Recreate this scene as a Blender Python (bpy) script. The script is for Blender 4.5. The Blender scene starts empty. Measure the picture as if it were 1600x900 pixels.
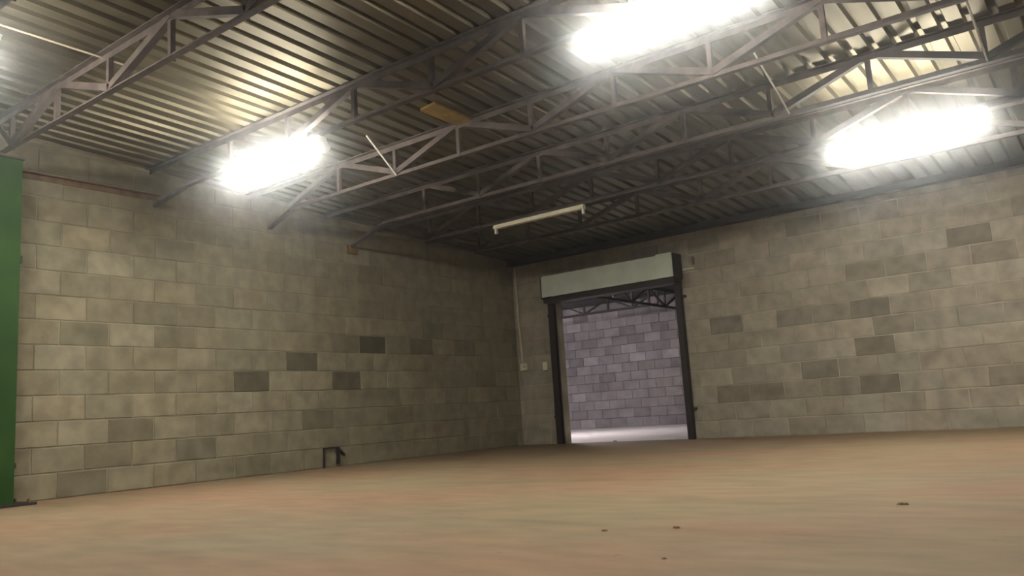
import bpy, math, random
from mathutils import Vector, Matrix

random.seed(7)
scene = bpy.context.scene
COL = scene.collection

# ------------------------------------------------------------------ camera
F_PX, YAW, PITCH, ROLL = 1284.1, -0.641885, 0.152161, -0.0638584
CAM = Vector((7.693, -10.321, 0.480))
fw = Vector((math.sin(YAW) * math.cos(PITCH), math.cos(YAW) * math.cos(PITCH), math.sin(PITCH)))
rt0 = Vector((math.cos(YAW), -math.sin(YAW), 0))
up0 = rt0.cross(fw)
rt = rt0 * math.cos(ROLL) + up0 * math.sin(ROLL)
up = up0 * math.cos(ROLL) - rt0 * math.sin(ROLL)
cam_data = bpy.data.cameras.new('camera')
cam_data.sensor_width = 36.0
cam_data.lens = 36.0 * F_PX / 1600.0
cam_data.clip_start = 0.02
cam_data.clip_end = 200
cam = bpy.data.objects.new('camera', cam_data)
COL.objects.link(cam)
m = Matrix((rt, up, -fw)).transposed().to_4x4()
m.translation = CAM
cam.matrix_world = m
scene.camera = cam

# ------------------------------------------------------------------ world: dull night outside, thin scatter standing in for lens bloom round the lamps
BLOOM_HAZE = 0.019
LAMP = 76.0
world = bpy.data.worlds.new('world')
scene.world = world
world.use_nodes = True
wn = world.node_tree
wn.nodes['Background'].inputs[0].default_value = (0.55, 0.6, 0.7, 1)
wn.nodes['Background'].inputs[1].default_value = 0.05
if BLOOM_HAZE > 0:
    vs = wn.nodes.new('ShaderNodeVolumeScatter')
    vs.inputs['Color'].default_value = (0.93, 0.97, 1.0, 1)
    vs.inputs['Density'].default_value = BLOOM_HAZE
    vs.inputs['Anisotropy'].default_value = 0.97
    wn.links.new(vs.outputs[0], wn.nodes['World Output'].inputs['Volume'])

scene.view_settings.view_transform = 'Standard'
scene.view_settings.look = 'None'
scene.view_settings.gamma = 1.0
scene.view_settings.use_curve_mapping = False
scene.view_settings.exposure = 0.42
scene.cycles.max_bounces = 5
scene.cycles.diffuse_bounces = 3
scene.cycles.glossy_bounces = 2
scene.cycles.volume_bounces = 0
scene.cycles.use_adaptive_sampling = True
scene.cycles.adaptive_threshold = 0.06
scene.cycles.adaptive_min_samples = 16
scene.cycles.sample_clamp_indirect = 4.0

# added fill light, unseen, brightening the neighbouring store from an invented doorway
dl = bpy.data.lights.new('store_fill_light', 'AREA')
dl.shape = 'RECTANGLE'
dl.size, dl.size_y = 2.6, 2.2
dl.energy = 100
dl.color = (0.95, 0.9, 1.0)
dlo = bpy.data.objects.new('store_fill_light', dl)
COL.objects.link(dlo)
dlo.location = (-6.9, 4.2, 1.3)
dlo.rotation_euler = (0, math.radians(-90), 0)

# ------------------------------------------------------------------ room numbers
COURSE, BLK = 0.225, 0.45
XMAX, YMIN = 12.0, -14.0
def roof_z(y):
    return 2.86 - 0.05 * y

# ------------------------------------------------------------------ materials
def new_mat(name):
    mt = bpy.data.materials.new(name)
    mt.use_nodes = True
    nt = mt.node_tree
    return mt, nt, nt.nodes['Principled BSDF']

def noise_mat(name, c1, c2, scale=6.0, rough=0.85, bump=0.0, bscale=60.0, metallic=0.0, detail=3.0, obj_color=False, spec=0.3, stretch=None, ramp=(0.35, 0.65)):
    mt, nt, b = new_mat(name)
    tc = nt.nodes.new('ShaderNodeTexCoord')
    src = tc.outputs['Object']
    if obj_color:
        geo = nt.nodes.new('ShaderNodeNewGeometry')
        src = geo.outputs['Position']
    if stretch:
        mp = nt.nodes.new('ShaderNodeMapping')
        mp.inputs['Scale'].default_value = stretch
        nt.links.new(src, mp.inputs[0])
        src = mp.outputs[0]
    n = nt.nodes.new('ShaderNodeTexNoise')
    n.inputs['Scale'].default_value = scale
    n.inputs['Detail'].default_value = detail
    nt.links.new(src, n.inputs['Vector'])
    r = nt.nodes.new('ShaderNodeValToRGB')
    r.color_ramp.elements[0].position, r.color_ramp.elements[1].position = ramp
    r.color_ramp.elements[0].color = (*c1, 1)
    r.color_ramp.elements[1].color = (*c2, 1)
    nt.links.new(n.outputs[0], r.inputs[0])
    out = r.outputs[0]
    if obj_color:
        oi = nt.nodes.new('ShaderNodeObjectInfo')
        mx = nt.nodes.new('ShaderNodeMix')
        mx.data_type = 'RGBA'
        mx.blend_type = 'MULTIPLY'
        mx.inputs[0].default_value = 1.0
        nt.links.new(out, mx.inputs[6])
        nt.links.new(oi.outputs['Color'], mx.inputs[7])
        out = mx.outputs[2]
    nt.links.new(out, b.inputs['Base Color'])
    b.inputs['Roughness'].default_value = rough
    b.inputs['Metallic'].default_value = metallic
    b.inputs['Specular IOR Level'].default_value = spec
    if bump > 0.4:
        n2 = nt.nodes.new('ShaderNodeTexNoise')
        n2.inputs['Scale'].default_value = bscale
        n2.inputs['Detail'].default_value = 1
        nt.links.new(src, n2.inputs['Vector'])
        bp = nt.nodes.new('ShaderNodeBump')
        bp.inputs['Strength'].default_value = bump
        bp.inputs['Distance'].default_value = 0.01
        nt.links.new(n2.outputs[0], bp.inputs['Height'])
        nt.links.new(bp.outputs[0], b.inputs['Normal'])
    return mt

M = {}
M['block'] = noise_mat('concrete_block', (0.185, 0.164, 0.113), (0.275, 0.247, 0.172), 6.5, 0.95, 0.3, 90, detail=5.0, obj_color=True, spec=0.1)
M['mortar'] = noise_mat('mortar', (0.18, 0.16, 0.112), (0.31, 0.28, 0.205), 3.0, 0.95, 0.6, 70, spec=0.1)
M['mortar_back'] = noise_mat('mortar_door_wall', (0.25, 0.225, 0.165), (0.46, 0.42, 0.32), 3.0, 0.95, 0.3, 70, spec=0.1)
M['block_far'] = noise_mat('concrete_block_store', (0.25, 0.225, 0.225), (0.35, 0.32, 0.315), 5.0, 0.95, 0.3, 90, obj_color=True, spec=0.1)
M['mortar_far'] = noise_mat('mortar_store', (0.07, 0.062, 0.066), (0.11, 0.098, 0.105), 3.0, 0.95, 0.4, 70, spec=0.1)
M['steel'] = noise_mat('truss_steel', (0.05, 0.037, 0.031), (0.10, 0.077, 0.066), 9.0, 0.7, 0.15, 60)
M['dark_steel'] = noise_mat('dark_painted_steel', (0.022, 0.018, 0.018), (0.04, 0.03, 0.03), 9.0, 0.6, 0.1, 60)
M['rust'] = noise_mat('rusty_steel', (0.10, 0.06, 0.035), (0.19, 0.12, 0.07), 14.0, 0.85, 0.3, 80)
M['rod'] = noise_mat('galvanised_rod', (0.5, 0.47, 0.42), (0.62, 0.59, 0.54), 20.0, 0.5)
M['green'] = noise_mat('green_column_paint', (0.017, 0.053, 0.009), (0.027, 0.073, 0.014), 4.0, 0.6, 0.05, 40, spec=0.2)
M['roof'] = noise_mat('roof_sheet_steel', (0.14, 0.121, 0.08), (0.225, 0.197, 0.135), 2.0, 0.53, 0.05, 40, metallic=1.0, stretch=(3, 0.5, 1))
M['galv'] = noise_mat('galvanised_box', (0.50, 0.54, 0.45), (0.58, 0.62, 0.52), 5.0, 0.55, 0.05, 30)
M['cream'] = noise_mat('cream_enamel', (0.60, 0.57, 0.42), (0.70, 0.66, 0.50), 12.0, 0.5)
M['white_enamel'] = noise_mat('white_enamel', (0.7, 0.7, 0.66), (0.78, 0.78, 0.74), 12.0, 0.4)
M['plastic'] = noise_mat('switch_plastic', (0.62, 0.60, 0.42), (0.70, 0.68, 0.50), 12.0, 0.4)
M['slot'] = noise_mat('dark_slot', (0.03, 0.03, 0.03), (0.05, 0.05, 0.05), 12.0, 0.6)
M['conduit'] = noise_mat('conduit_paint', (0.5, 0.44, 0.33), (0.6, 0.53, 0.41), 12.0, 0.7)
M['ochre'] = noise_mat('ochre_board', (0.13, 0.08, 0.015), (0.22, 0.14, 0.028), 10.0, 0.8, 0.2, 50)
M['render'] = noise_mat('plain_render', (0.12, 0.11, 0.085), (0.16, 0.145, 0.115), 2.0, 0.95, spec=0.1)
M['floor_store'] = noise_mat('store_floor', (0.70, 0.66, 0.64), (0.80, 0.76, 0.73), 1.5, 0.7)
M['debris'] = noise_mat('debris', (0.2, 0.13, 0.085), (0.26, 0.17, 0.11), 30.0, 0.9)

def floor_mat():
    mt, nt, b = new_mat('concrete_floor')
    geo = nt.nodes.new('ShaderNodeNewGeometry')
    def noise(scale, det, stretch=(1, 1, 1), rot=0.0):
        mp = nt.nodes.new('ShaderNodeMapping')
        mp.inputs['Scale'].default_value = stretch
        mp.inputs['Rotation'].default_value = (0, 0, rot)
        nt.links.new(geo.outputs['Position'], mp.inputs[0])
        n = nt.nodes.new('ShaderNodeTexNoise')
        n.inputs['Scale'].default_value = scale
        n.inputs['Detail'].default_value = det
        nt.links.new(mp.outputs[0], n.inputs['Vector'])
        return n.outputs[0]
    def ramp(f, p0, c0, p1, c1):
        r = nt.nodes.new('ShaderNodeValToRGB')
        r.color_ramp.elements[0].position = p0
        r.color_ramp.elements[1].position = p1
        r.color_ramp.elements[0].color = (*c0, 1)
        r.color_ramp.elements[1].color = (*c1, 1)
        nt.links.new(f, r.inputs[0])
        return r.outputs[0]
    def mix(a, bb, fac, mode='MIX'):
        mx = nt.nodes.new('ShaderNodeMix')
        mx.data_type = 'RGBA'
        mx.blend_type = mode
        if isinstance(fac, float):
            mx.inputs[0].default_value = fac
        else:
            nt.links.new(fac, mx.inputs[0])
        nt.links.new(a, mx.inputs[6])
        nt.links.new(bb, mx.inputs[7])
        return mx.outputs[2]
    base = ramp(noise(0.55, 4, (1, 1.6, 1), 0.5), 0.38, (0.285, 0.182, 0.112), 0.62, (0.255, 0.20, 0.122))
    fine = ramp(noise(3.0, 6, (1, 2.5, 1), 0.6), 0.3, (0.78, 0.78, 0.78), 0.7, (1.08, 1.06, 1.04))
    streak = ramp(noise(1.3, 5, (0.35, 2.2, 1), -0.35), 0.30, (0.72, 0.70, 0.66), 0.46, (1, 1, 1))
    spots = ramp(noise(14.0, 2), 0.24, (0.55, 0.5, 0.42), 0.30, (1, 1, 1))
    c = mix(base, fine, 1.0, 'MULTIPLY')
    c = mix(c, streak, 0.6, 'MULTIPLY')
    c = mix(c, spots, 0.6, 'MULTIPLY')
    nt.links.new(c, b.inputs['Base Color'])
    b.inputs['Roughness'].default_value = 0.75
    b.inputs['Specular IOR Level'].default_value = 0.25
    bp = nt.nodes.new('ShaderNodeBump')
    bp.inputs['Strength'].default_value = 0.15
    bp.inputs['Distance'].default_value = 0.004
    nt.links.new(noise(40, 3), bp.inputs['Height'])
    nt.links.new(bp.outputs[0], b.inputs['Normal'])
    return mt
M['floor'] = floor_mat()

def emit_mat(name, col, strength):
    mt, nt, b = new_mat(name)
    b.inputs['Base Color'].default_value = (0.9, 0.9, 0.9, 1)
    b.inputs['Emission Color'].default_value = (*col, 1)
    b.inputs['Emission Strength'].default_value = strength
    return mt
M['lit'] = emit_mat('lit_bloom_diffuser', (1.0, 0.96, 0.86), LAMP)
M['lit_cool'] = emit_mat('lit_fill_store', (1.0, 0.92, 0.95), 175.0)

# ------------------------------------------------------------------ mesh builder
class MB:
    def __init__(self):
        self.v, self.f = [], []
    def add(self, vs, fs):
        o = len(self.v)
        self.v += [tuple(x) for x in vs]
        self.f += [tuple(i + o for i in q) for q in fs]
        return self
    def box(self, x0, x1, y0, y1, z0, z1):
        vs = [(x, y, z) for z in (z0, z1) for y in (y0, y1) for x in (x0, x1)]
        return self.add(vs, [(0, 2, 3, 1), (4, 5, 7, 6), (0, 1, 5, 4), (2, 6, 7, 3), (0, 4, 6, 2), (1, 3, 7, 5)])
    def extrude(self, p, q, prof, side, upv, cap=True):
        """sweep a closed 2D profile (a along side, b along up) from p to q"""
        p, q = Vector(p), Vector(q)
        n = len(prof)
        vs = [p + side * a + upv * b for a, b in prof] + [q + side * a + upv * b for a, b in prof]
        fs = [(i, (i + 1) % n, n + (i + 1) % n, n + i) for i in range(n)]
        if cap:
            fs += [tuple(range(n - 1, -1, -1)), tuple(range(n, 2 * n))]
        return self.add(vs, fs)
    def frame(self, p, q, ref):
        d = (Vector(q) - Vector(p)).normalized()
        s = d.cross(Vector(ref)).normalized()
        return s, s.cross(d).normalized()
    def bar(self, p, q, w, h, ref=(0, 0, 1)):
        s, u = self.frame(p, q, ref)
        return self.extrude(p, q, [(-w / 2, -h / 2), (w / 2, -h / 2), (w / 2, h / 2), (-w / 2, h / 2)], s, u)
    def angle(self, p, q, a, t, ref=(0, 0, 1), fs=1, fu=1):
        s, u = self.frame(p, q, ref)
        s, u = s * fs, u * fu
        return self.extrude(p, q, [(0, 0), (a, 0), (a, t), (t, t), (t, a), (0, a)], s, u)
    def tube(self, pts, r, n=8):
        pts = [Vector(x) for x in pts]
        rings = []
        for i, c in enumerate(pts):
            d = (pts[min(i + 1, len(pts) - 1)] - pts[max(i - 1, 0)]).normalized()
            ref = Vector((0, 0, 1)) if abs(d.z) < 0.9 else Vector((1, 0, 0))
            s = d.cross(ref).normalized()
            u = s.cross(d)
            rings.append([c + (s * math.cos(2 * math.pi * k / n) + u * math.sin(2 * math.pi * k / n)) * r for k in range(n)])
        vs = [x for rg in rings for x in rg]
        fs = []
        for i in range(len(pts) - 1):
            for k in range(n):
                fs.append((i * n + k, i * n + (k + 1) % n, (i + 1) * n + (k + 1) % n, (i + 1) * n + k))
        fs += [tuple(range(n - 1, -1, -1)), tuple(range((len(pts) - 1) * n, len(pts) * n))]
        return self.add(vs, fs)
    def mesh(self, name, mat):
        me = bpy.data.meshes.new(name)
        me.from_pydata(self.v, [], self.f)
        me.materials.append(M[mat] if isinstance(mat, str) else mat)
        me.update()
        import bmesh
        bm = bmesh.new()
        bm.from_mesh(me)
        bmesh.ops.recalc_face_normals(bm, faces=bm.faces)
        bm.to_mesh(me)
        bm.free()
        return me
    def build(self, name, mat, parent=None):
        o = bpy.data.objects.new(name, self.mesh(name, mat))
        COL.objects.link(o)
        if parent:
            o.parent = parent
            o.matrix_parent_inverse = Matrix.Translation(-parent.location)
        return o

def tag(o, label=None, cat=None, group=None, kind=None):
    if label: o['label'] = label
    if cat: o['category'] = cat
    if group: o['group'] = group
    if kind: o['kind'] = kind
    return o

def empty(name, loc=(0, 0, 0)):
    o = bpy.data.objects.new(name, None)
    o.location = loc
    o.empty_display_size = 0.2
    COL.objects.link(o)
    return o

# ------------------------------------------------------------------ block walls
_cache = {}
def block_mesh(l, h, mat):
    """bevelled block face: length along X, height along Z, front face at y = 0 looking to -Y, body behind"""
    key = (round(l, 3), round(h, 3), mat)
    if key in _cache:
        return _cache[key]
    b, d = 0.0045, 0.03
    mb = MB()
    hl, hh = l / 2, h / 2
    outer = [(-hl, -hh), (hl, -hh), (hl, hh), (-hl, hh)]
    inner = [(-hl + b, -hh + b), (hl - b, -hh + b), (hl - b, hh - b), (-hl + b, hh - b)]
    vs = [(x, d, z) for x, z in outer] + [(x, b * 0.7, z) for x, z in outer] + [(x, 0, z) for x, z in inner]
    fs = [(3, 2, 1, 0)]
    for i in range(4):
        j = (i + 1) % 4
        fs += [(i, j, 4 + j, 4 + i), (4 + i, 4 + j, 8 + j, 8 + i)]
    fs.append((8, 9, 10, 11))
    mb.add(vs, fs)
    _cache[key] = mb.mesh('concrete_block', mat)
    return _cache[key]

def lay_blocks(wall, mat, to_world, rotz, s0, s1, phase, top, holes=(), single=None, tint=None, cool=0.0):
    """running bond along s in [s0, s1]; to_world(s, z, proud) -> point; blocks outside `single` are joined"""
    J = 0.011
    rest = MB()
    row = 0
    while row * COURSE < top(0.5 * (s0 + s1)) + 0.5:
        z0, z1 = row * COURSE, (row + 1) * COURSE
        k = math.floor((s0 - BLK * 2) / BLK)
        while True:
            a = (k + phase[row % 2]) * BLK
            k += 1
            if a > s1: break
            spans = [(max(a, s0), min(a + BLK, s1))]
            zlo, zhi = z0, min(z1, min(top(spans[0][0]), top(spans[0][1])) - 0.004)
            for hx0, hx1, hz in holes:
                new = []
                for p, q in spans:
                    if z0 >= hz - 0.02 or q <= hx0 or p >= hx1:
                        new.append((p, q))
                        continue
                    if p < hx0: new.append((p, hx0))
                    if q > hx1: new.append((hx1, q))
                spans = new
            for p, q in spans:
                if q - p < 0.05 or zhi - zlo < 0.04: continue
                l, h = q - p - J, zhi - zlo - J
                sc, zc = 0.5 * (p + q), 0.5 * (zlo + zhi)
                proud = random.uniform(0.0, 0.0025)
                t = tint(sc, row) if tint else 1.0
                me = block_mesh(l, h, mat)
                if single and not (single[0] <= sc <= single[1]):
                    R = Matrix.Rotation(rotz, 4, 'Z')
                    loc = to_world(sc, zc, proud)
                    rest.add([R @ v.co + loc for v in me.vertices], [tuple(pl.vertices) for pl in me.polygons])
                    continue
                o = bpy.data.objects.new('concrete_block', me)
                COL.objects.link(o)
                o.location = to_world(sc, zc, proud)
                o.rotation_euler = (random.uniform(-.004, .004), random.uniform(-.003, .003), rotz + random.uniform(-.003, .003))
                w = random.uniform(-0.025, 0.025)
                o.color = (t * (1 + w), t, t * (1 - w + cool), 1)
                o.parent = wall
        row += 1
    if rest.v:
        r = rest.build('block_courses', mat, wall)
        r['kind'] = 'stuff'

def rnd_tint(dark):
    def f(s, row):
        for ds, dr, v in dark:
            if dr == row and abs(ds - s) < BLK * 0.5:
                return v
        r = random.random()
        if r < 0.10: return random.uniform(0.76, 0.87)
        if r < 0.22: return random.uniform(1.1, 1.18)
        return random.uniform(0.92, 1.08)
    return f

SLAB = 0.0045
# --- left wall (plane x = 0)
wl = MB()
vs = [(-SLAB, 0.2, 0), (-SLAB, YMIN, 0), (-SLAB, YMIN, roof_z(YMIN) + 0.03), (-SLAB, 0.2, roof_z(0.2) + 0.03)]
wl.add(vs + [(-0.2, y, z) for x, y, z in vs], [(0, 1, 2, 3), (7, 6, 5, 4), (0, 4, 5, 1), (1, 5, 6, 2), (2, 6, 7, 3), (3, 7, 4, 0)])
wall_left = tag(wl.build('wall_left', 'mortar'), 'long left wall of grey brown concrete blocks', kind='structure')
darkL = [(10.78 * BLK, 4, .52), (7.22 * BLK, 6, .42), (7.84 * BLK, 4, .55), (9.33 * BLK, 5, .55), (5.0 * BLK, 6, .6), (6.2 * BLK, 6, .92), (8.2 * BLK, 6, .75),
         (14.7 * BLK, 9, 1.3), (15.0 * BLK, 2, 1.2), (14.1 * BLK, 1, .78), (10.2 * BLK, 4, 1.2), (11.0 * BLK, 3, 1.2), (13.5 * BLK, 3, 1.15)]
lay_blocks(wall_left, 'block', lambda s, z, p: Vector((p, -s, z)), math.pi / 2, 0.0, -YMIN, (0.3, 0.78),
           lambda s: roof_z(-s), single=(0, 7.9), tint=rnd_tint(darkL))

# --- back wall with the roller door (plane y = 0)
DX0, DX1, DZ = 0.76, 2.84, 2.2
wb = MB()
ztop = roof_z(0) + 0.02
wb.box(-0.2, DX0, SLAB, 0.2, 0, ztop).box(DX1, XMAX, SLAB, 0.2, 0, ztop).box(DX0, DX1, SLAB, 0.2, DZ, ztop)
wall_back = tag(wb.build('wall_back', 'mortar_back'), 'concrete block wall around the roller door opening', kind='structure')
darkR = [(11.72 * BLK, 4, .66), (7.73 * BLK, 6, .66), (11.68 * BLK, 2, .62), (14.08 * BLK, 9, .66), (10.26 * BLK, 3, .7), (8.7 * BLK, 2, .72), (7.38 * BLK, 2, .72), (11.7 * BLK, 6, .66), (10.7 * BLK, 6, .8),
         (9.2 * BLK, 0, .9), (11.4 * BLK, 0, 1.15), (8.4 * BLK, 6, 1.12)]
tintR = rnd_tint(darkR)
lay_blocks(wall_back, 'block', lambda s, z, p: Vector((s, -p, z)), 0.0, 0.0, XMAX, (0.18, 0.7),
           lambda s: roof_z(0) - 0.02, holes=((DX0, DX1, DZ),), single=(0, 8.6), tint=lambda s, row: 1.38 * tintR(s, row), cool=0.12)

# --- the two walls behind the camera
tag(MB().box(XMAX, XMAX + 0.2, YMIN, 0.2, 0, roof_z(YMIN) + 0.1).build('wall_right', 'render'), 'plain right hand wall out of view', kind='structure')
tag(MB().box(-0.2, XMAX + 0.2, YMIN - 0.2, YMIN, 0, roof_z(YMIN) + 0.1).build('wall_front', 'render'), 'plain wall behind the camera', kind='structure')

# --- floor
tag(MB().box(-0.2, XMAX + 0.2, YMIN - 0.2, 0.1, -0.15, 0).build('floor', 'floor'), 'smooth worn tan concrete floor', kind='structure')

# ------------------------------------------------------------------ roof: box rib sheets running down the slope
PITCHX = 0.16
ceiling = tag(empty('ceiling', (0, 0, roof_z(0))), 'sloping roof of ribbed steel sheets', kind='structure')
def sheet(x0, n):
    prof = []
    for i in range(n):
        a = x0 + i * PITCHX
        prof += [(a, 0), (a + 0.098, 0), (a + 0.112, 0.036), (a + 0.146, 0.036)]
    prof.append((x0 + n * PITCHX, 0.0))
    T = 0.003
    k = len(prof)
    vs = []
    for y in (0.15, YMIN - 0.1):
        vs += [(a, y, roof_z(y) + b) for a, b in prof]
        vs += [(a, y, roof_z(y) + b + T) for a, b in prof]
    fs = []
    for i in range(k - 1):
        fs.append((i, i + 1, 2 * k + i + 1, 2 * k + i))
        fs.append((k + i, 3 * k + i, 3 * k + i + 1, k + i + 1))
        fs.append((i, k + i, k + i + 1, i + 1))
        fs.append((2 * k + i, 2 * k + i + 1, 3 * k + i + 1, 3 * k + i))
    fs += [(0, 2 * k, 3 * k, k), (k - 1, 2 * k - 1, 4 * k - 1, 3 * k - 1)]
    return MB().add(vs, fs)
x = -0.25
while x < XMAX + 0.2:
    sheet(x, 4).build('roof_sheet', 'roof', ceiling)
    x += 4 * PITCHX

# dark beam along the top of the back wall
eb = tag(empty('wall_top_strip', (0, -0.06, 2.78)), 'dark beam along the top of the door wall', 'strip')
MB().box(0.0, XMAX, -0.13, -0.12, 2.79, 2.86).build('web', 'dark_steel', eb)
MB().box(0.0, XMAX, -0.13, -0.006, 2.78, 2.79).build('flange', 'dark_steel', eb)

# ------------------------------------------------------------------ lattice trusses
DEPTH = 0.33
def truss(y, label, tops, ends=(0.0, XMAX), bot_from=None, end_strut=None, name='roof_truss', mat='steel', rods=(), rod_run=0.36):
    zt = roof_z(y) - 0.002
    zb = zt - DEPTH
    t = tag(empty(name, (ends[0], y, zb)), label, 'truss')
    A, T = 0.052, 0.006
    # double-look chords: angle with one leg upright and one flat
    MB().angle((ends[0], y - 0.003, zt), (ends[1], y - 0.003, zt), A, T, fs=1, fu=-1).build('top_chord', mat, t)
    b0 = bot_from if bot_from is not None else ends[0]
    MB().angle((b0, y + 0.003, zb), (ends[1], y + 0.003, zb), A, T, fs=1, fu=1).build('bottom_chord', mat, t)
    pan = (tops[1] - tops[0]) / 2
    xs = tops[0]
    while xs - pan > ends[0] + 0.1: xs -= 2 * pan
    xs_top = []
    while xs < ends[1] + pan:
        xs_top.append(xs)
        xs += 2 * pan
    for xt in xs_top:
        if ends[0] + 0.02 < xt < ends[1] - 0.02 and xt > b0 - 0.02:
            MB().angle((xt, y - 0.01, zb + 0.004), (xt, y - 0.01, zt - 0.004), 0.036, 0.005, ref=(0, 1, 0)).build('vertical', mat, t)
        xb = xt + pan
        if b0 + 0.02 < xb < ends[1] - 0.02:
            MB().angle((xb, y - 0.01, zb + 0.004), (xb, y - 0.01, zt - 0.004), 0.036, 0.005, ref=(0, 1, 0)).build('vertical', mat, t)
        for sgn in (-1, 1):
            xb = xt + sgn * pan
            if xb < b0 - 0.05 or xb > ends[1] + 0.02: continue
            x_t = min(max(xt, ends[0] + 0.03), ends[1] - 0.03)
            zz = zt - 0.03
            MB().angle((x_t, y - 0.016, zz), (xb, y - 0.016, zb + 0.03), 0.052, 0.005, ref=(0, 1, 0), fs=sgn, fu=1).build('diagonal', mat, t)
    if end_strut:
        for p, q in end_strut:
            MB().bar(p, q, 0.045, 0.03).build('end_strut', mat, t)
    for xr in rods:
        MB().tube([(xr, y - 0.02, zb + 0.02), (xr - 0.03, y - rod_run, roof_z(y - rod_run) - 0.01)], 0.008, 6).build('brace_rod', 'rod', t)
    return t

YS = dict(V=-10.4, W=-8.5, Y=-7.53, Z=-6.03, A=-4.87, B=-3.79, C=-2.89, D=-1.97)
truss(-12.2, 'rearmost roof truss behind the camera', (1.6, 3.2))
truss(YS['V'], 'roof truss almost overhead of the camera', (1.6, 3.2))
truss(YS['W'], 'roof truss past the top left corner, carrying the glaring lamp there', (1.35, 2.95))
truss(YS['Y'], 'dark roof truss landing on the green column', (2.95, 4.57), ends=(0.18, XMAX), bot_from=0.40)
truss(YS['Z'], 'black shadowed roof truss with the two lit lamps under its bottom chord', (3.05, 4.72), bot_from=0.6,
      end_strut=[((0.62, -6.03, 2.84), (0.02, -5.99, 2.79))])
truss(YS['A'], 'pale lit roof truss beside the ochre board', (3.14, 4.75), bot_from=0.75, end_strut=[((0.77, -4.87, 2.785), (0.01, -4.6, 2.76))], rods=(2.35, 7.15))
truss(YS['B'], 'pale lit roof truss between ochre board and unlit batten, tied to the left wall', (3.26, 4.82), bot_from=1.0,
      end_strut=[((1.02, -3.79, 2.735), (0.01, -3.38, 2.69))], rods=(5.74, 7.15), rod_run=0.62)
tB = bpy.data.objects['roof_truss.006']
MB().box(0.003, 0.05, -3.44, -3.33, 2.60, 2.71).build('stain_block', 'ochre', tB)  # thin ochre block standing in for a stain on the wall
truss(YS['C'], 'shadowed roof truss carrying the unlit batten and a lit lamp', (3.3, 4.88), bot_from=0.9)
truss(YS['D'], 'dim roof truss nearest to the roller door wall', (3.35, 4.93), bot_from=0.9)

# ------------------------------------------------------------------ lamps
def lamp(xc, y, label, lit='lit', length=1.25, zc=None, group=None):
    zb = (roof_z(y) - 0.002 - DEPTH) if zc is None else zc
    t = tag(empty('fluorescent_lamp', (xc, y, zb - 0.12)), label, 'lamp', group)
    h = length / 2
    X, Zv = Vector((0, 1, 0)), Vector((0, 0, 1))
    MB().extrude((xc - h, y, zb - 0.045), (xc + h, y, zb - 0.045), [(-0.055, 0.0), (0.055, 0.0), (0.04, 0.043), (-0.04, 0.043)], X, Zv).build('body', 'white_enamel', t)
    prof = [(0.095 * math.cos(a), -0.046 - 0.088 * math.sin(a)) for a in [math.pi * i / 5 for i in range(6)]]  # made wider than the tube so the shape takes in its bloom
    mb = MB().extrude((xc - h + 0.02, y, zb), (xc + h - 0.02, y, zb), prof, X, Zv)
    mb.build('bloom_diffuser', lit, t)
    if zc is not None:
        for dx in (-0.4, 0.4):
            MB().tube([(xc + dx, y, zb - 0.01), (xc + dx, y, SZ)], 0.008, 6).build('hanger', 'rod', t)
    for s in (-1, 1):
        x0 = xc + s * (h - 0.019)
        pr = [(0.099 * math.cos(a), -0.046 - 0.092 * math.sin(a)) for a in [math.pi * i / 5 for i in range(6)]]
        MB().extrude((x0, y, zb), (x0 + s * 0.016, y, zb), pr, X, Zv).build('end_cap', 'white_enamel', t)
    return t
lamp(2.02, YS['Z'], 'glaring lit fluorescent lamp near the left wall, under the black truss')
lamp(5.78, YS['Z'], 'glaring lit fluorescent lamp cut by the top edge of the picture')
lamp(6.40, YS['C'], 'glaring lit fluorescent lamp at right, above the door wall')
lamp(10.1, YS['C'], 'added unseen lamp past the right edge, brightening the door wall')  # added out of view to put more light on the door wall
lamp(1.97, YS['W'], 'lit fluorescent lamp glowing just past the top left corner')
lamp(6.4, YS['V'], 'added unseen lamp on the truss over the camera, brightening the near floor')  # added overhead, out of view, to lighten the near floor

# unlit batten without its tube
zb = roof_z(YS['C']) - 0.002 - DEPTH
bt = tag(empty('batten_lamp', (2.56, YS['C'], zb - 0.09)), 'unlit cream batten with its tube missing, under the dark roof', 'lamp')
MB().extrude((1.94, YS['C'], zb - 0.048), (3.18, YS['C'], zb - 0.048), [(-0.03, 0), (0.03, 0), (0.022, 0.046), (-0.022, 0.046)], Vector((0, 1, 0)), Vector((0, 0, 1))).build('body', 'cream', bt)
for xx in (1.95, 3.155):
    hd = MB().box(xx, xx + 0.02, YS['C'] - 0.016, YS['C'] + 0.016, zb - 0.105, zb - 0.046)
    hd.build('lamp_holder', 'white_enamel', bt)

# ochre packing board on top of truss A
ob = MB()
def rp(x, y, dz): return (x, y, roof_z(y) + dz)
vs = [rp(3.10, -5.33, -0.004), rp(3.30, -5.36, -0.004), rp(3.30, -4.80, -0.004), rp(3.12, -4.76, -0.004)]
vs2 = [(a, b, c - 0.022) for a, b, c in vs]
ob.add(vs + vs2, [(0, 1, 2, 3), (7, 6, 5, 4), (0, 4, 5, 1), (1, 5, 6, 2), (2, 6, 7, 3), (3, 7, 4, 0)])
tag(ob.build('packing_board', 'ochre'), 'ochre board between the pale truss and the roof sheets', 'board')

# thin conduit along the roof near the top left corner
tag(MB().tube([rp(1.96, -9.6, -0.02), rp(2.0, -8.4, -0.022), rp(2.06, -7.35, -0.02)], 0.007, 6).build('roof_conduit', 'conduit'), 'thin pale conduit along the roof sheets at the top left', 'conduit')

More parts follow.
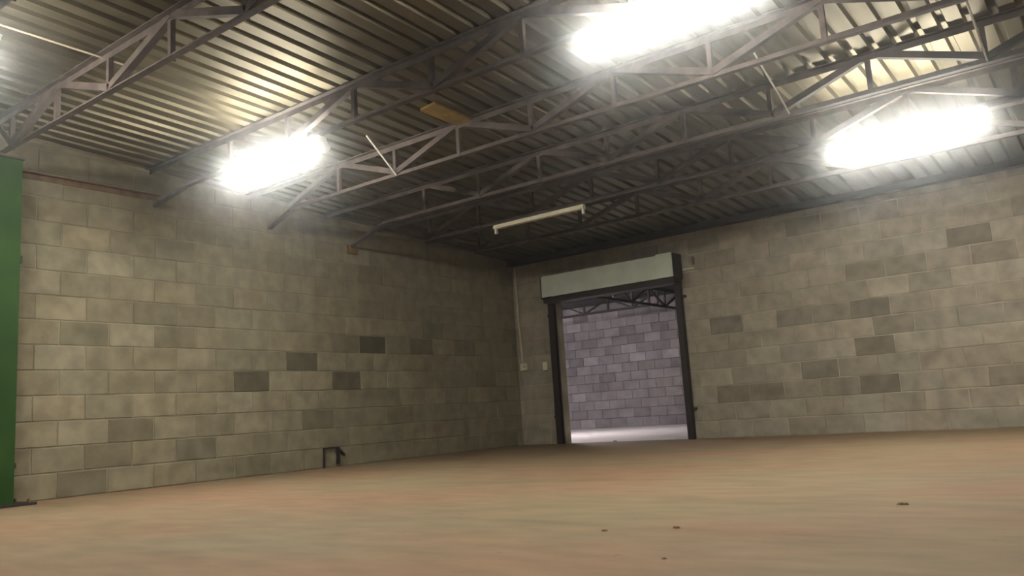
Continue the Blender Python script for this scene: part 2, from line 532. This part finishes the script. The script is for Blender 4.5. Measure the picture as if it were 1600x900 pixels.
# ------------------------------------------------------------------ green column
cz = roof_z(YS['Y']) - 0.002 - DEPTH - 0.015
gc = tag(empty('steel_column', (0.27, -7.465, 0)), 'green painted steel column by the left edge', 'column')
MB().box(0.335, 0.35, -7.56, -7.37, 0.02, cz).build('flange', 'green', gc)
MB().box(0.165, 0.18, -7.56, -7.37, 0.02, cz).build('flange', 'green', gc)
MB().box(0.18, 0.335, -7.470, -7.460, 0.02, cz).build('web', 'green', gc)
MB().box(0.10, 0.42, -7.62, -7.22, 0.0, 0.02).build('base_plate', 'dark_steel', gc)
MB().box(0.15, 0.38, -7.60, -7.36, cz, cz + 0.013).build('cap_plate', 'steel', gc)
for bx, by in ((0.385, -7.27), (0.385, -7.59), (0.13, -7.27), (0.13, -7.59)):
    MB().tube([(bx, by, 0.02), (bx, by, 0.05)], 0.012, 6).build('anchor_bolt', 'rust', gc)
MB().box(0.30, 0.345, -7.372, -7.355, 0.30, 0.345).build('cleat', 'dark_steel', gc)
MB().box(0.30, 0.345, -7.372, -7.350, 2.0, 2.06).build('cleat', 'dark_steel', gc)

# rusty angle on the left wall from the column to the truss seat
ra = tag(empty('wall_angle', (0.02, -6.6, 2.85)), 'rusty brown steel angle high on the left wall beside the column', 'angle')
MB().box(0.004, 0.012, -7.36, -5.95, 2.845, 2.90).build('upright_leg', 'rust', ra)
MB().box(0.012, 0.06, -7.36, -5.95, 2.892, 2.90).build('flat_leg', 'rust', ra)

# ------------------------------------------------------------------ roller door
rd = tag(empty('roller_door', (1.8, -0.14, 0)), 'rolled up roller door with galvanised box and dark guides', 'door')
bx0, bx1, bz0, bz1, bd = 0.73, 2.90, 2.175, 2.49, 0.27
hood = MB()
hood.box(bx0, bx1, -bd, -bd + 0.012, bz0, bz1)
hood.box(bx0, bx1, -bd + 0.012, -0.01, bz1 - 0.012, bz1)
hood.box(2.66, 2.895, -bd - 0.004, -bd, bz1 - 0.10, bz1 + 0.018)
hood.build('hood', 'galv', rd)
MB().box(bx1, bx1 + 0.012, -bd - 0.005, -0.006, bz0 - 0.02, bz1 + 0.01).build('end_plate', 'dark_steel', rd)
MB().box(bx0 - 0.012, bx0, -bd - 0.005, -0.006, bz0 - 0.02, bz1 + 0.01).build('end_plate', 'dark_steel', rd)
MB().tube([(bx0, -0.14, 2.32), (bx1, -0.14, 2.32)], 0.115, 14).build('rolled_curtain', 'dark_steel', rd)
MB().box(bx0 + 0.01, bx1 - 0.01, -bd + 0.02, -0.03, 2.09, 2.165).build('bottom_rail', 'dark_steel', rd)
for x0, x1 in ((0.69, 0.79), (2.80, 2.885)):
    g = MB()
    s = 1 if x0 < 1 else -1
    g.box(x0, x1, -0.03, -0.006, 0, 2.17)
    e0 = x0 if s > 0 else x1 - 0.012
    g.box(e0, e0 + 0.012, -0.075, -0.03, 0, 2.17)
    g.box(x0, x1, -0.083, -0.075, 0, 2.17)
    gd = g.build('guide', 'dark_steel', rd)
    xo = x0 - 0.05 if s > 0 else x1
    for zz in (0.40, 1.92):
        MB().box(xo, xo + 0.05, -0.04, -0.008, zz - 0.018, zz + 0.018).build('lug', 'dark_steel', gd)
    if s < 0:
        MB().box(x0 - 0.01, x0 + 0.02, -0.05, 0.0, 1.60, 2.17).build('guide_liner', 'galv', gd)

# small bracket right of the door box
wk = tag(empty('wall_bracket', (3.05, -0.03, 2.3)), 'small pale bracket on the wall right of the door box', 'bracket')
MB().box(2.935, 3.10, -0.05, -0.008, 2.265, 2.295).build('arm', 'conduit', wk)
MB().box(3.075, 3.10, -0.04, -0.008, 2.33, 2.44).build('stem', 'rust', wk)

# ------------------------------------------------------------------ switches and conduit by the corner
def outlet(x, z, w, h, label, cat, double):
    t = tag(empty('wall_switch' if not double else 'wall_socket', (x, -0.02, z)), label, cat)
    MB().box(x - w / 2, x + w / 2, -0.045, -0.004, z - h / 2, z + h / 2).build('box', 'plastic', t)
    pl = MB().box(x - w / 2 - 0.004, x + w / 2 + 0.004, -0.052, -0.045, z - h / 2 - 0.004, z + h / 2 + 0.004).build('face_plate', 'plastic', t)
    if double:
        MB().box(x - 0.028, x - 0.018, -0.056, -0.052, z - 0.02, z + 0.02).build('rocker', 'cream', pl)
        for dx in (0.004, 0.024):
            MB().box(x + dx, x + dx + 0.008, -0.0535, -0.052, z - 0.012, z + 0.012).build('slot', 'slot', pl)
    else:
        MB().box(x - 0.012, x + 0.012, -0.056, -0.052, z - 0.02, z + 0.02).build('rocker', 'cream', pl)
outlet(0.135, 1.19, 0.105, 0.105, 'cream wall socket below the conduit near the room corner', 'socket', True)
outlet(0.545, 1.17, 0.075, 0.115, 'small cream light switch left of the roller door', 'switch', False)
cd = tag(empty('wall_conduit', (0.1, -0.02, 1.25)), 'thin conduit dropping down the wall corner to the socket', 'conduit')
MB().tube([(0.060, -0.02, 2.77), (0.072, -0.018, 2.3), (0.082, -0.022, 1.9), (0.10, -0.02, 1.5), (0.112, -0.02, 1.24)], 0.014, 8).build('pipe', 'conduit', cd)
for zz, xx in ((2.45, 0.068), (1.95, 0.081), (1.5, 0.10)):
    MB().box(xx - 0.022, xx + 0.022, -0.034, -0.004, zz - 0.008, zz + 0.008).build('saddle', 'conduit', cd)

# ------------------------------------------------------------------ metal hoop low on the left wall
hp = tag(empty('wall_hoop', (0.05, -3.8, 0)), 'small dark metal hoop standing out low on the left wall', 'hoop')
MB().bar((0.03, -3.92, 0.0), (0.03, -3.915, 0.225), 0.018, 0.018, (0, 1, 0)).build('leg', 'dark_steel', hp)
MB().bar((0.03, -3.925, 0.222), (0.03, -3.69, 0.222), 0.018, 0.018).build('crossbar', 'dark_steel', hp)
MB().bar((0.03, -3.70, 0.222), (0.03, -3.71, 0.03), 0.032, 0.032, (0, 1, 0)).build('leg', 'dark_steel', hp)
MB().bar((0.03, -3.70, 0.20), (0.02, -3.60, 0.13), 0.035, 0.02).build('stay', 'dark_steel', hp)

# debris on the floor
def chip(x, y, s, label, mat='debris'):
    mb = MB()
    n = 7
    ang = [2 * math.pi * i / n for i in range(n)]
    rr = [s * random.uniform(0.6, 1.0) for _ in ang]
    lo = [(x + r * math.cos(a) * 1.4, y + r * math.sin(a) * .7, 0.0) for r, a in zip(rr, ang)]
    hi = [(x + r * math.cos(a), y + r * math.sin(a) * .5, s * random.uniform(.25, .5)) for r, a in zip(rr, ang)]
    fs = [(i, (i + 1) % n, n + (i + 1) % n, n + i) for i in range(n)] + [tuple(range(n - 1, -1, -1)), tuple(range(n, 2 * n))]
    mb.add(lo + hi, fs)
    tag(mb.build('debris_chip', mat), label, 'debris')
chip(6.82, -6.51, 0.022, 'brown chip on the floor at right, farthest of the scattered bits')
chip(6.17, -7.31, 0.018, 'flat brown flake on the mid floor, in front of the roller door')
chip(5.92, -7.44, 0.014, 'small brown flake on the floor left of the flat one')
chip(6.42, -7.91, 0.010, 'tiny dark chip on the floor nearest the bottom edge')
chip(1.56, 0.12, 0.035, 'small dark stone on the sill of the roller door opening')

# ------------------------------------------------------------------ the neighbouring store seen through the opening
SY, SX0, SX1, SZ = 7.75, -7.0, 4.0, 3.12
tag(MB().box(SX0 - 0.2, SX1 + 0.2, 0.1, SY + 0.2, -0.15, 0).build('floor_store', 'floor_store'), 'pale floor of the store beyond the roller door', kind='structure')
ws = tag(MB().box(SX0 - 0.2, SX1 + 0.2, SY + SLAB, SY + 0.2, 0, SZ).build('wall_store_back', 'mortar_far'), 'pinkish grey block wall seen through the roller door opening', kind='structure')
lay_blocks(ws, 'block_far', lambda s, z, p: Vector((s, SY - p, z)), 0.0, SX0, SX1, (0.35, 0.85), lambda s: SZ,
           single=(-5.6, 0.5), tint=lambda s, row: random.choice((0.72, 0.85, 0.95, 1.0, 1.0, 1.1, 1.3)))
tag(MB().box(SX1, SX1 + 0.2, 0.2, SY, 0, SZ).build('wall_store_right', 'render'), 'right wall of the store, out of view', kind='structure')
wr = MB()
wr.box(SX0 - 0.2, SX0, 0.2, 2.9, 0, SZ).box(SX0 - 0.2, SX0, 5.5, SY, 0, SZ).box(SX0 - 0.2, SX0, 2.9, 5.5, 2.4, SZ)  # gap invented for the added fill light
tag(wr.build('wall_store_left', 'render'), 'left wall of the store with an invented opening for the fill light, out of view', kind='structure')
tag(MB().box(SX0 - 0.2, SX1 + 0.2, 0.2, SY + 0.2, SZ, SZ + 0.08).build('ceiling_store', 'dark_steel'), 'dark roof of the store', kind='structure')

def lattice(p0, p1, zb, zt, label, n):
    t = tag(empty('store_truss', (p0[0], p0[1], zb)), label, 'truss')
    a, b = Vector((p0[0], p0[1], 0)), Vector((p1[0], p1[1], 0))
    Z = Vector((0, 0, 1))
    MB().bar(a + Z * zt, b + Z * zt, 0.06, 0.05).build('top_chord', 'dark_steel', t)
    MB().bar(a + Z * zb, b + Z * zb, 0.06, 0.05).build('bottom_chord', 'dark_steel', t)
    for i in range(n + 1):
        c = a.lerp(b, i / n)
        MB().bar(c + Z * zb, c + Z * zt, 0.04, 0.04, (b - a).normalized()).build('vertical', 'dark_steel', t)
        if i < n:
            d = a.lerp(b, (i + 1) / n)
            u, v = (zb, zt) if i % 2 == 0 else (zt, zb)
            MB().bar(c + Z * u, d + Z * v, 0.045, 0.03, (0.3, 0.3, 1)).build('diagonal', 'dark_steel', t)
    return t
lamp(-1.6, 2.6, 'added unseen lamp above the roller door opening, brightening the store floor', lit='lit_cool', zc=3.0)  # added out of view to brighten the floor of the store
lattice((-0.80, 0.6), (-0.80, 7.70), 2.71, 3.09, 'black lattice truss of the store, running away from the opening', 9)
lattice((-6.9, 6.75), (-0.9, 6.75), 2.78, 3.09, 'dark lattice truss of the store, across the top of its block wall', 9)
